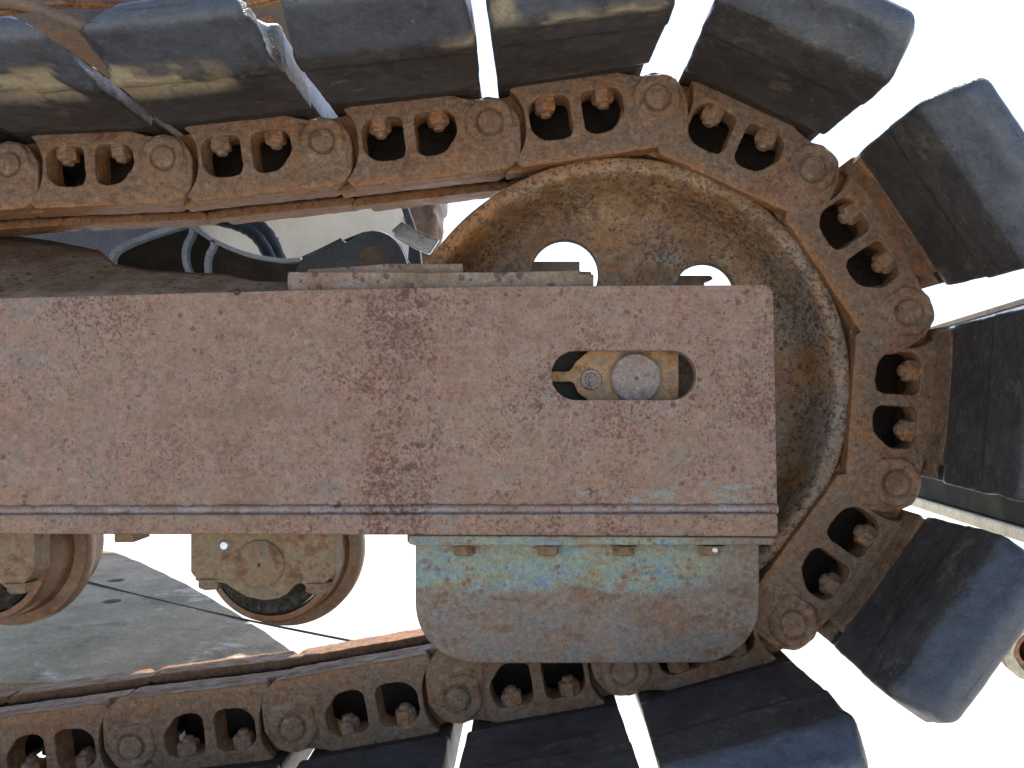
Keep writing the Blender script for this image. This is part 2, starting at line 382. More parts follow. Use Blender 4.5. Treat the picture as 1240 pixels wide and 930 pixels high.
def mat_rubber():
    s = M('dusty_black_rubber')
    n1 = s.noise(9, 5, .6); n2 = s.noise(60, 6, .7); n3 = s.noise(400, 3, .6)
    oi = s.n.new('ShaderNodeObjectInfo')
    tc = s.n.new('ShaderNodeTexCoord')
    c = s.ramp(s.math('ADD', s.math('MULTIPLY', n1, .5), s.math('MULTIPLY', n2, .5)),
               [(.36, (.018, .017, .017)), (.5, (.036, .034, .033)), (.62, (.060, .055, .050))])
    mud = s.math('MULTIPLY', s.step(s.noise(11, 7, .75, .5, vec=s.stretch((1, 1.3, 2.2))), .56, .66), s.step(s.noise(90, 5, .7), .40, .58))
    c = s.mix(s.math('MULTIPLY', mud, .45), c, (.20, .145, .085))
    c = s.mix(s.step(s.noise(150, 4, .75), .52, .70, 0, .35), c, (.13, .12, .11))
    sc_ = s.step(s.noise(40, 3, .6, vec=s.stretch((.5, 2, 9), rot=(0, .4, 0))), .67, .72, 0, .5)
    c = s.mix(sc_, c, (.22, .18, .13))
    w = s.math('MULTIPLY', s.step(s.noise(20, 6, .8, .8), .66, .70), s.step(s.noise(130, 3), .45, .55))
    c = s.mix(s.math('MULTIPLY', w, .7), c, (.42, .40, .36))
    sf = s.n.new('ShaderNodeAttribute'); sf.attribute_name = 'skylit_end'
    c = s.mix(s.math('MULTIPLY', sf.outputs['Fac'], s.step(n2, .3, .62, .45, .9)), c, (.068, .074, .088))  # paler bluish end faces: sky light painted into the rubber colour
    c = s.mix(s.math('MULTIPLY', s.math('MULTIPLY', sf.outputs['Fac'], s.step(s.noise(26, 7, .8, 1.0), .62, .68)), .5), c, (.24, .235, .22))
    lt = s.n.new('ShaderNodeAttribute'); lt.attribute_name = 'worn'
    c = s.mix(s.math('MULTIPLY', lt.outputs['Fac'], s.step(n2, .25, .6, .5, 1)), c, (.34, .27, .165))
    bp = s.bump(n3, .35, .0006); bp = s.bump(n2, .6, .003, bp)
    wn_ = s.n.new('ShaderNodeTexNoise'); s.put(wn_.inputs['Vector'], s.pos); wn_.inputs['Scale'].default_value = 22; wn_.inputs['Detail'].default_value = 5; wn_.inputs['Roughness'].default_value = .7
    sc2 = s.n.new('ShaderNodeVectorMath'); sc2.operation = 'SCALE'; s.put(sc2.inputs[0], wn_.outputs[1]); sc2.inputs['Scale'].default_value = .06
    wv = s.n.new('ShaderNodeVectorMath'); wv.operation = 'ADD'; s.put(wv.inputs[0], s.pos); s.put(wv.inputs[1], sc2.outputs[0])
    cr = s.step(s.vor(9, feature='DISTANCE_TO_EDGE', vec=wv.outputs[0]), .0, .010)
    cm = s.step(s.noise(7, 3), .57, .62)
    bp = s.bump(s.math('ADD', cr, s.math('MULTIPLY', s.math('SUBTRACT', 1.0, cr), s.math('SUBTRACT', 1.0, cm))), .5, .002, bp)
    c = s.mix(s.math('MULTIPLY', s.math('MULTIPLY', s.math('SUBTRACT', 1.0, cr), cm), .7), c, (.008, .008, .008))
    return s.done(c, s.step(n1, .35, .65, .34, .5), 0, bp, .5, grit=.2)

def mat_simple(name, stops, scale=30, rough=.6, metal=0., bump=.4, bs=200, spec=.4, extra=None, grit=.3, tint=None):
    s = M(name)
    n = s.noise(scale, 6, .7); c = s.ramp(n, stops)
    if extra: c = extra(s, c)
    bp = s.bump(s.noise(bs, 4, .6), bump, .001); bp = s.bump(n, .3, .002, bp)
    return s.done(c, rough, metal, bp, spec, grit=grit, tint=tint)

MF = mat_frame(); MG = mat_guard(); ML = mat_link(); MLF = mat_link('orange_rusted_cast_steel', 1.0, .8); MR = mat_rail(); MGF = mat_link('far_rail_steel_shaded_inside', 1.0, .8, True); MI = mat_idler(); MRB = mat_rubber()
MN = mat_link('rusted_nut_steel', 1.15, .2)
MSL = mat_simple('brown_rusty_sloping_plate', [(.3, (.13, .075, .045)), (.5, (.22, .14, .09)), (.62, (.25, .19, .15)), (.75, (.31, .17, .08))], 26,
                 extra=lambda s, c: s.mix(s.math('MULTIPLY', s.spots(110, -.2, .4, 14, .4, .6)[0], .75), c, (.08, .035, .025)))
MBR = mat_simple('tan_green_roller_paint', [(.34, (.11, .055, .026)), (.44, (.21, .115, .055)), (.5, (.25, .165, .090)), (.56, (.19, .15, .095)), (.63, (.24, .145, .078)), (.72, (.28, .125, .042))], 48, tint=(.84, .78, .70),
                 extra=lambda s, c: s.mix(s.math('MULTIPLY', s.spots(120, -.2, .36, 14, .45, .62)[0], .75), c, (.15, .06, .045)))
MCAP = mat_simple('grey_pitted_cap', [(.34, (.14, .095, .075)), (.46, (.26, .195, .155)), (.54, (.20, .16, .14)), (.62, (.32, .26, .21)), (.72, (.17, .15, .16))], 80,
                  extra=lambda s, c: s.mix(s.math('MULTIPLY', s.spots(190, -.2, .38, 20, .4, .6)[0], .6), c, (.12, .06, .05)))
MYB = mat_simple('yellow_brown_bearing_block', [(.34, (.12, .07, .035)), (.44, (.30, .165, .065)), (.52, (.34, .20, .085)), (.58, (.22, .16, .12)), (.68, (.28, .15, .08))], 40)
MRW = mat_simple('roller_rust', [(.3, (.09, .05, .03)), (.5, (.20, .10, .05)), (.62, (.17, .12, .085)), (.78, (.28, .13, .05))], 24, rough=.42, metal=.2)
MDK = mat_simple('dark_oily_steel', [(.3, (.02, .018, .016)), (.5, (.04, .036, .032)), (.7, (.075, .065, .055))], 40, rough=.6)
MBLD = mat_simple('dull_blue_grey_steel', [(.3, (.075, .085, .105)), (.5, (.11, .13, .155)), (.7, (.16, .175, .19))], 18, rough=.45, bs=300)
MBLL = mat_simple('pale_blue_cut_edge', [(.3, (.45, .54, .62)), (.5, (.58, .66, .74)), (.7, (.70, .76, .80))], 30, rough=.4)
MGR = mat_simple('gritty_black_grease', [(.35, (.012, .012, .011)), (.5, (.03, .028, .024)), (.62, (.06, .053, .042)), (.75, (.12, .10, .07))], 150, rough=.9, bump=1., bs=400, spec=.15)
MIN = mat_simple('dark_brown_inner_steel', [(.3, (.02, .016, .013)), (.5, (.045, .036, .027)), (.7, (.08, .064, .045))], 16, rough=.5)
MBG = mat_simple('pale_tan_panel_paint', [(.3, (.66, .53, .40)), (.5, (.80, .67, .52)), (.7, (.88, .76, .60))], 5, grit=.04, rough=.45, bump=.15)
MSH = mat_simple('shiny_scraped_steel', [(.3, (.22, .17, .18)), (.45, (.50, .52, .55)), (.6, (.62, .66, .70)), (.8, (.36, .30, .27))], 22, rough=.28, metal=.75)
MHS = mat_simple('black_hose_rubber', [(.3, (.012, .012, .013)), (.7, (.03, .03, .032))], 60, rough=.55)
MDP = mat_simple('grey_steel_deck_painted_highlights', [(.34, (.22, .17, .095)), (.45, (.32, .255, .155)), (.54, (.40, .325, .21)), (.66, (.50, .425, .30))], 5, rough=.65, metal=0, spec=.3,  # pale patches towards the edge are highlights put into the colour
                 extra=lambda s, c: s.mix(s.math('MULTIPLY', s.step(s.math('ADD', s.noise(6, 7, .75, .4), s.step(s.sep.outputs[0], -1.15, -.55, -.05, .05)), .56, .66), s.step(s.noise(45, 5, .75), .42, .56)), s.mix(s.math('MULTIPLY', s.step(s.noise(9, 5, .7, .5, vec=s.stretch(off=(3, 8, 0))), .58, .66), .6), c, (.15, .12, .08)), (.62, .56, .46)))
MUB = mat_simple('rusty_purple_body_paint', [(.3, (.06, .04, .05)), (.45, (.13, .09, .075)), (.58, (.22, .13, .07)), (.7, (.32, .16, .06))], 4, rough=.6)
MUD = mat_simple('dark_purple_grey_paint', [(.3, (.055, .05, .06)), (.5, (.085, .075, .085)), (.7, (.12, .10, .105))], 6, rough=.5)
MCR = mat_simple('cream_painted_beam', [(.3, (.35, .30, .20)), (.5, (.52, .46, .33)), (.7, (.60, .56, .45))], 12, rough=.5)
MGB = mat_simple('brown_grey_beam', [(.3, (.12, .08, .06)), (.5, (.20, .15, .11)), (.7, (.26, .20, .15))], 20, rough=.55)
MOL = mat_simple('dark_olive_tank_paint', [(.3, (.006, .006, .004)), (.5, (.010, .011, .008)), (.66, (.03, .032, .02))], 6, rough=.7, spec=.08)
MGD = mat_simple('pale_dry_concrete_ground', [(.3, (.42, .40, .36)), (.5, (.50, .48, .44)), (.7, (.58, .56, .52))], 2, rough=.9, bump=.5, bs=60)

# ---------------------------------------------------------------- ground
GZ = -1.25
bm = bmesh.new()
n = 24
for i in range(n + 1):
    for j in range(n + 1):
        f = lambda t: (abs(2 * t / n - 1) ** 3) * 900 * (1 if t > n / 2 else -1)
        bm.verts.new((f(i), f(j), GZ))
bm.verts.ensure_lookup_table()
for i in range(n):
    for j in range(n):
        bm.faces.new((bm.verts[i*(n+1)+j], bm.verts[(i+1)*(n+1)+j], bm.verts[(i+1)*(n+1)+j+1], bm.verts[i*(n+1)+j+1]))
g = link_bm('ground', bm, MGD); setp(g, 'pale sunlit concrete yard under the machine', kind='structure')

# ---------------------------------------------------------------- track frame
frame = empty('undercarriage_beam', P(470, 640, .05), 'long mauve-brown pitted steel track frame beam across the middle, slotted near its right end', 'track frame')
YF = -.034
TOP = [(-400, 372), (0, 361.5), (348, 352), (600, 347), (936, 345)]
pl = [(-400, 616)] + TOP + [(941, 614)]
lp = px_loop(pl, YF)
outer = rounded(lp, [0, 0, 0, 0, 0, .0125, 0], 8)
c0, c1 = P(697.5, 454.5, YF), P(813, 454.5, YF); rs = 30.2 * (D0 + YF) / F
slot = circ(c1.x, c1.z, rs, 14, -pi/2, pi/2, False) + circ(c0.x, c0.z, rs, 14, pi/2, 3*pi/2, False)
bm = bmesh.new(); prism(bm, [outer, slot], YF, YF + .016)
o = link_bm('side_plate', bm, MF, frame)
bwt = o.data.attributes.new('bevel_weight_edge', 'FLOAT', 'EDGE')
ztop = P(0, 380, YF).z
for e in o.data.edges:
    a, b = (o.data.vertices[i].co for i in e.vertices)
    if abs(a.y - YF) < 1e-4 and abs(b.y - YF) < 1e-4:
        ins = lambda p: c0.x - rs - .001 < p.x < c1.x + rs + .001 and abs(p.z - c0.z) < rs + .001
        if ins(a) and ins(b): w = .16
        elif a.z > ztop - .02 and b.z > ztop - .02: w = 1.0
        elif min(a.x, b.x) > P(930, 0, YF).x: w = .35
        else: w = .1
        if len([1 for _ in (0,)]) : bwt.data[e.index].value = w
# inner triangulation edges must not bevel
bmx = bmesh.new(); bmx.from_mesh(o.data)
lay = bmx.edges.layers.float.get('bevel_weight_edge')
for e in bmx.edges:
    if len(e.link_faces) == 2 and e.calc_face_angle(0) < .3: e[lay] = 0
bmx.to_mesh(o.data); bmx.free()
md = o.modifiers.new('bevel', 'BEVEL'); md.limit_method = 'WEIGHT'; md.width = .009; md.segments = 5
o.data.shade_smooth(); o.data.set_sharp_from_angle(angle=radians(40))
ms = o.modifiers.new('wn', 'WEIGHTED_NORMAL'); ms.keep_sharp = True

frame['kind'] = 'thing'
# weld bead along the lower edge
bm = bmesh.new(); pts = []
N = 220
for i in range(N + 1):
    x = -420 + (941 + 420) * i / N
    y = 618 - 2 * (x / 940) + 1.2 * noise.noise(Vector((x * .02, 3, 0)))
    pts.append(P(x, y, YF + .001 + .0006 * noise.noise(Vector((x * .05, 0, 0)))))
tube(bm, pts, [.0058 + .0016 * noise.noise(Vector((i * .35, 9, 1))) + .0010 * noise.noise(Vector((i * 1.3, 2, 1))) for i in range(N + 1)], 14)
wb_ = link_bm('weld_bead', bm, MF, frame, 80)
# lower flange
bm = bmesh.new()
fl = px_loop([(-400, 624), (942, 622), (943, 645.5), (940, 650), (497, 648), (-400, 646)], YF - .010)
prism(bm, [rounded(fl, [0, .004, .003, 0, 0, 0], 4)], YF - .010, YF + .09)
bevel_mod(link_bm('lower_flange', bm, MF, frame), .0022)
# second strip with greenish paint above the guard
bm = bmesh.new()
ys = YF - .004
prism(bm, [rounded(px_loop([(495, 648.5), (939, 650.5), (939, 655), (934, 660), (505, 661.5), (495, 659)], ys), [0, 0, .002, .002, .002, .002], 3)], ys, ys + .10)
bevel_mod(link_bm('bolting_strip', bm, MG, frame), .0018)
# guard plate hanging under the strip
YG = -.020
gp = px_loop([(503, 655), (919, 655), (917, 700), (893, 783), (840, 801), (610, 804), (552, 796), (512, 735)], YG)
gp = rounded(px_loop([(503, 655), (920, 655), (920, 803), (503, 804)], YG), [0, 0, .098, .088], 16)
bm = bmesh.new(); prism(bm, [gp], YG, YG + .014)
gd = bevel_mod(link_bm('guard_plate', bm, MG, frame), .0022)
def hexbolt(c, r, h, mat, parent, name='bolt', up=-1, tip=True):
    """hex head with its axis along Z, under point c"""
    bm = bmesh.new()
    def ring(rad, z, n=6, a0=.3): return [(c[0] + rad * cos(a0 + 2*pi*k/n), c[1] + rad * sin(a0 + 2*pi*k/n), c[2] + up * z) for k in range(n)]
    def stack(rs_, n, a0=.3):
        R = [[bm.verts.new(v) for v in ring(rr, z, n, a0)] for rr, z in rs_]
        for A, B in zip(R, R[1:]):
            for k in range(n): bm.faces.new((A[k], A[(k+1) % n], B[(k+1) % n], B[k]))
        bm.faces.new(R[0][::-1]); bm.faces.new(R[-1])
    stack([(r * 1.22, 0), (r * 1.22, h * .12)], 20)
    stack([(r, h * .10), (r, h * .85), (r * .86, h)], 6)
    if tip: stack([(r * .5, h * .9), (r * .5, h * 1.28), (r * .36, h * 1.4)], 12)
    return link_bm(name, bm, mat, parent)
for px, lab in ((562, None), (664, None), (756, None), (862, 'bolt head with a bright white chip')):
    p = P(px, 660.5, YG - .010); p.y = YG - .003
    b = hexbolt(p, .0125, .0115, MG, frame, 'bolt', tip=False)
    b.data.materials[0] = MBR
    if lab: b['label'] = lab
# white chip of bare metal on the right bolt
bm = bmesh.new(); bmesh.ops.create_icosphere(bm, subdivisions=2, radius=.0035)
for v in bm.verts: v.co = Vector((v.co.x, v.co.y * .45, v.co.z * .8)) * (1 + .3 * noise.noise(v.co * 400)) + P(866, 666, YG - .0165)
link_bm('paint_chip', bm, mat_simple('white_paint_chip', [(.3, (.7, .68, .64)), (.7, (.8, .78, .75))]), frame, 60)

# sloping top of the frame: rises away from the side plate, its back edge cut out over the bracket
bm = bmesh.new()
cut = [(-400, 262), (0, 283), (60, 291), (120, 303), (140, 320), (180, 326.5), (232, 330), (272, 331.5), (290, 336), (312, 340.5), (352, 341)]
front = [(x, 362 - 9.5 * x / 348 - (1 if x > 0 else 0)) for x, _ in cut]
for k in range(1):
    A = [P(x, y + 1.5, YF + .007) for x, y in front]; B = []
    for (x, y) in cut:
        yb = YF + .007 + .20 * min(1, max(.10, (front[cut.index((x, y))][1] - y) / 70))
        B.append(P(x, y, yb))
    vt = []
    m = 8
    for a, b in zip(A, B):
        row = []
        for j in range(m + 1):
            t = j / m; p = a.lerp(b, t)
            row.append(bm.verts.new(p))
        vt.append(row)
    for i in range(len(vt) - 1):
        for j in range(m): bm.faces.new((vt[i][j], vt[i+1][j], vt[i+1][j+1], vt[i][j+1]))
o = link_bm('top_plate', bm, MSL, frame, 60)
so = o.modifiers.new('s', 'SOLIDIFY'); so.thickness = .008; so.offset = 1 if False else -1
# rear side plate of the box frame, in front of the far rail, and its top tabs (seen through the wheel holes)
YB = .165
bm = bmesh.new()
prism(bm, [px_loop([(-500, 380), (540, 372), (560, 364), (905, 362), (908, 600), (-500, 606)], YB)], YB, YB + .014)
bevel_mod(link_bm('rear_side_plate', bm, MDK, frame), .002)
for a in ((643, 316.5, 702, 372), (818, 333.5, 853, 372)):
    bm = bmesh.new(); 
    if a[0] < 700: q = [(a[0]-12, a[1]), (a[2], a[1]), (a[2], a[1]+12), (a[2]+14, a[1]+12.5), (a[2]+14, a[3]), (a[0]-12, a[3])]
    else: q = [(a[0]-6, a[1]), (a[2]+8, a[1]), (a[2]+11, a[1]+4), (a[2]+4, a[1]+7), (a[2], a[1]+7), (a[2], a[3]), (a[0]-6, a[3])]
    prism(bm, [px_loop(q, .14)], .14, .163); bevel_mod(link_bm('slide_tab', bm, MGB, frame), .0012)
# wear strip on top of the beam
for q, y, nm in (([(348, 329), (600, 329.5), (701, 327), (701, 331.5), (719, 332), (719, 352), (348, 358)], YF + .012, 'wear_strip'),
                 ([(372, 326), (440, 321.5), (470, 319), (560, 319), (562, 345), (372, 345)], YF + .022, 'backing_strip')):
    bm = bmesh.new(); prism(bm, [px_loop(q, y)], y, y + .009); bevel_mod(link_bm(nm, bm, MSL, frame), .0012)
# small lump of dried mud on the top edge
bm = bmesh.new(); bmesh.ops.create_icosphere(bm, subdivisions=2, radius=.0042)
for v in bm.verts: v.co = v.co * (1 + .5 * noise.noise(v.co * 500)) * .9 + P(287, 353.5, YF - .001)
link_bm('mud_lump', bm, MDK, frame, 60)
# small lugs under the flange
for x0, x1 in ((138, 162), (493, 504)):
    bm = bmesh.new(); box(bm, (P(x0, 0, -.01).x, -.01, P(0, 657, -.01).z), (P(x1, 0, -.01).x, .03, P(0, 646, -.01).z))
    bevel_mod(link_bm('lug', bm, MBR, frame), .0015)

# ---------------------------------------------------------------- idler wheel
WC = P(752, 469, .008)
idler = empty('idler_wheel', (WC.x, .05, WC.z), 'big dished rusty idler wheel with round holes, behind the slotted end of the frame', 'wheel')
q = lambda px: px * (D0 + .01) / F
bm = bmesh.new()
R1 = q(280)
prof = [(R1 - .0035, .010), (R1 - .001, .012), (R1, .017), (R1 + .0002, .050), (R1 + .004, .056), (R1 + .004, .069), (R1 + .0002, .075), (R1, .108), (R1 - .003, .113),
        (R1 - .018, .115), (R1 - .024, .108), (.205, .086), (.12, .083), (.05, .090), (.05, .035), (.12, .066), (.170, .069), (.198, .066), (.212, .058), (.222, .046), (.232, .033), (R1 - .0235, .020), (R1 - .0185, .0125), (R1 - .016, .0100)]
# the disc between the two dish faces is built with its holes below; this ring is the rim only
rim = [p for p in prof if p[0] > .2]
rim = rim[:11] + [(.205, .100), (.1995, .098), (.1995, .0785), (.205, .0783), (.213, .0765), (.224, .068), (.232, .054), (.2375, .036), (R1 - .0205, .020), (R1 - .0180, .0125), (R1 - .015, .0100)]
def fine(pr, mx=.006):
    out = []
    for a, b in zip(pr, pr[1:] + pr[:1]):
        d = hypot(b[0] - a[0], b[1] - a[1]); k = max(1, int(d / mx))
        for i in range(k): out.append((a[0] + (b[0] - a[0]) * i / k, a[1] + (b[1] - a[1]) * i / k))
    return out
def wob(v):
    return v + Vector((0, 1, 0)) * .0008 * noise.noise(v * 25) + Vector((1, 0, 1)) * .0004 * noise.noise(v * 60)
lathe(bm, fine(rim), (WC.x, 0, WC.z), 220, T=wob)
link_bm('rim', bm, MI, idler, 50)
holes = []
for k in range(5):
    a = radians(46 + 72 * k) if k != 1 else radians(113.3)
    hr = .1595 if k == 0 else .153
    holes.append(circ(WC.x + hr * cos(a), WC.z + hr * sin(a), .0385 if k == 0 else .0415, 44))
bm = bmesh.new()
prism(bm, [circ(WC.x, WC.z, .2005, 120)] + holes, .0775, .097)
link_bm('web', bm, MI, idler, 30)
bm = bmesh.new(); lathe(bm, [(.0, .03), (.085, .03), (.09, .036), (.092, .07), (0, .07)], (WC.x, 0, WC.z), 64); link_bm('hub', bm, MI, idler, 40)
# bearing block, shaft end and grease_fitting seen in the slot
yb = YF + .030
bm = bmesh.new()
prism(bm, [rounded(px_loop([(720, 405), (822, 405), (822, 505), (728, 505), (722, 492), (700, 476), (694, 462), (640, 463), (640, 449), (690, 450), (697, 438), (714, 424)], yb),
                   [.004, .001, .001, .004, .01, .01, .006, 0, 0, .008, .01, .01], 5)], yb, yb + .022)
bevel_mod(link_bm('bearing_block', bm, MYB, idler), .004, 4)
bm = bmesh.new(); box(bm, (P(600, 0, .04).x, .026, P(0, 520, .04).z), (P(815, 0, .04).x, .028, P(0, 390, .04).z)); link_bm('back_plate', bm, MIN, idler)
bm = bmesh.new(); c = P(770.5, 458, yb - .006); r = .0282
lathe(bm, [(0, .0035), (.0014, .003), (.0022, 0), (r - .002, 0), (r, .002), (r, .02), (0, .02)], (c.x, yb - .007, c.z), 56)
link_bm('shaft_end', bm, MCAP, idler, 40)
bm = bmesh.new(); c = P(716, 459.5, yb - .004)
lathe(bm, [(0, -.001), (.003, -.001), (.0035, .001), (.0065, .0012), (.0075, .003), (.011, .0035), (.0125, .006), (.0135, .016), (0, .016)], (c.x, yb - .0055, c.z), 40)
link_bm('grease_fitting', bm, MCAP, idler, 40)

# ---------------------------------------------------------------- crawler track
track = empty('crawler_track', P(640, 930, .06), 'rusty chain crawler track with black rubber pads, running over and round the idler wheel', 'crawler track')
LP = 205 * K
# -- near link mesh, local: origin at pin B, +X towards B's side, +Z outward
def u_(pts): return [(x * K, z * K) for x, z in pts]
hole1 = rounded([(-157, 21), (-107, 20), (-106, -32), (-142, -32), (-157, -20)], [17, 9, 12, 18, 18], 8)
hole2 = rounded([(-92, 20), (-42, 22), (-41, -10), (-60, -32), (-92, -32)], [9, 17, 18, 18, 12], 8)
bodyo = [(-186, -60), (-20, -60), (8, -59), (24, -50), (34, -36), (36, -14), (33, 6), (22, 22), (8, 29), (-10, 29), (-24, 31), (-44, 39), (-170, 39), (-188, 31)]
def near_link(open_=True):
    bm = bmesh.new()
    # full-thickness middle, hollowed round the neighbour's end
    rr_ = lambda a: 42 + (13 * min(1, -a / 1.1) ** 1.5 if a < 0 else 4 * a)
    arc = [(-205 + rr_(a) * cos(a), rr_(a) * sin(a)) for a in [radians(-66 + 118 * i / 16) for i in range(17)]]
    mid = [(-174, -60), (-30, -60), (-22, 30), (-44, 38.5), (-168, 38.5)] + arc[::-1]
    if open_: prism(bm, [u_(mid), u_(hole1), u_(hole2)], .0, .036)
    else: prism(bm, [u_(mid)], .0, .036)
    # outboard end carrying the pin
    outb = rounded([(-44, -60), (33, -60), (37, 0), (24, 25), (0, 32), (-14, 29), (-30, 34)], [0, 40, 30, 18, 14, 8, 0], 10)
    prism(bm, [u_(outb)], .0003, .0165)
    prism(bm, [u_([(x * .86 - 2, z * .86 - 4) for x, z in outb])], -.0012, .006)
    # raised boss with a recess round the pin
    prism(bm, [u_(rounded([(-29, -29), (26, -27), (27, 26), (-10, 27), (-29, 14)], [16, 24, 24, 16, 18], 6)), u_(circ(0, 0, 17.5, 28))], -.0042, .006)
    # inboard end, set back
    inb = [(-160, -54), (-190, -55), (-220, -48), (-238, -32), (-241, -10), (-236, 12), (-222, 28), (-200, 33), (-168, 37), (-159, 22), (-159, -20)]
    prism(bm, [u_(inb)], .0195, .036)
    # rail head: wider foot of the link
    prism(bm, [u_([(-196, -60.5), (2, -60.5), (16, -54), (8, -48), (-30, -46), (-170, -46), (-190, -50)])], .018, .041)
    me = remesh_bake(bm, .0011, 10, .5)
    # cast unevenness
    nr = [v.normal.copy() for v in me.vertices]
    for v in me.vertices:
        c = v.co
        d = .0007 * noise.noise(c * 45) + .00045 * noise.noise(c * 150)
        v.co = v.co + nr[v.index] * d
    return me
ME_NEAR = near_link()
ME_FAR = near_link(False)  # openings left closed so the inside of the chain stays dark
for v in ME_FAR.vertices: v.co.y = .124 - v.co.y
ME_FAR.flip_normals()
# pin
bm = bmesh.new(); r = 14.6 * K
lathe(bm, [(0, -.0044), (r - .002, -.0044), (r - .0007, -.0040), (r, -.0030), (r, .127), (r - .001, .129), (0, .129)], (0, 0, 0), 36)
for v in bm.verts:
    if v.co.y < 0: v.co.y += .0004 * noise.noise(v.co * 200)
me_pin = bpy.data.meshes.new('pin'); bmesh.ops.recalc_face_normals(bm, faces=bm.faces); bm.to_mesh(me_pin); bm.free()
me_pin.shade_smooth(); me_pin.set_sharp_from_angle(angle=radians(40))
bm = bmesh.new(); lathe(bm, [(0, .038), (.027, .038), (.027, .086), (0, .086)], (0, 0, 0), 40)
me_bush = bpy.data.meshes.new('bushing'); bmesh.ops.recalc_face_normals(bm, faces=bm.faces); bm.to_mesh(me_bush); bm.free(); me_bush.shade_smooth(); me_bush.set_sharp_from_angle(angle=radians(40))
# nut with bolt tip, axis along -Z, rounded by wear
def nut_mesh(seed):
    random.seed(seed); bm = bmesh.new(); a0 = random.uniform(0, 1)
    def stack(rs_, n, a0=.3):
        R = [[bm.verts.new((rr * cos(a0 + 2*pi*k/n), rr * sin(a0 + 2*pi*k/n), z)) for k in range(n)] for rr, z in rs_]
        for A, B in zip(R, R[1:]):
            for k in range(n): bm.faces.new((A[k], A[(k+1) % n], B[(k+1) % n], B[k]))
        bm.faces.new(R[0][::-1]); bm.faces.new(R[-1])
    stack([(.0165, .013), (.0165, .0095)], 24)
    stack([(.0150, .0098), (.0150, -.0035), (.0133, -.0062), (.010, -.0072)], 6, a0)
    stack([(.0078, -.004), (.0078, -.0105), (.0058, -.0125)], 14)
    me = remesh_bake(bm, .0008, 2, .5)
    nr = [v.normal.copy() for v in me.vertices]
    for v in me.vertices: v.co = v.co + nr[v.index] * .0005 * noise.noise(v.co * 220 + Vector((seed, 0, 0)))
    return me
NUTS = [nut_mesh(i) for i in range(3)]
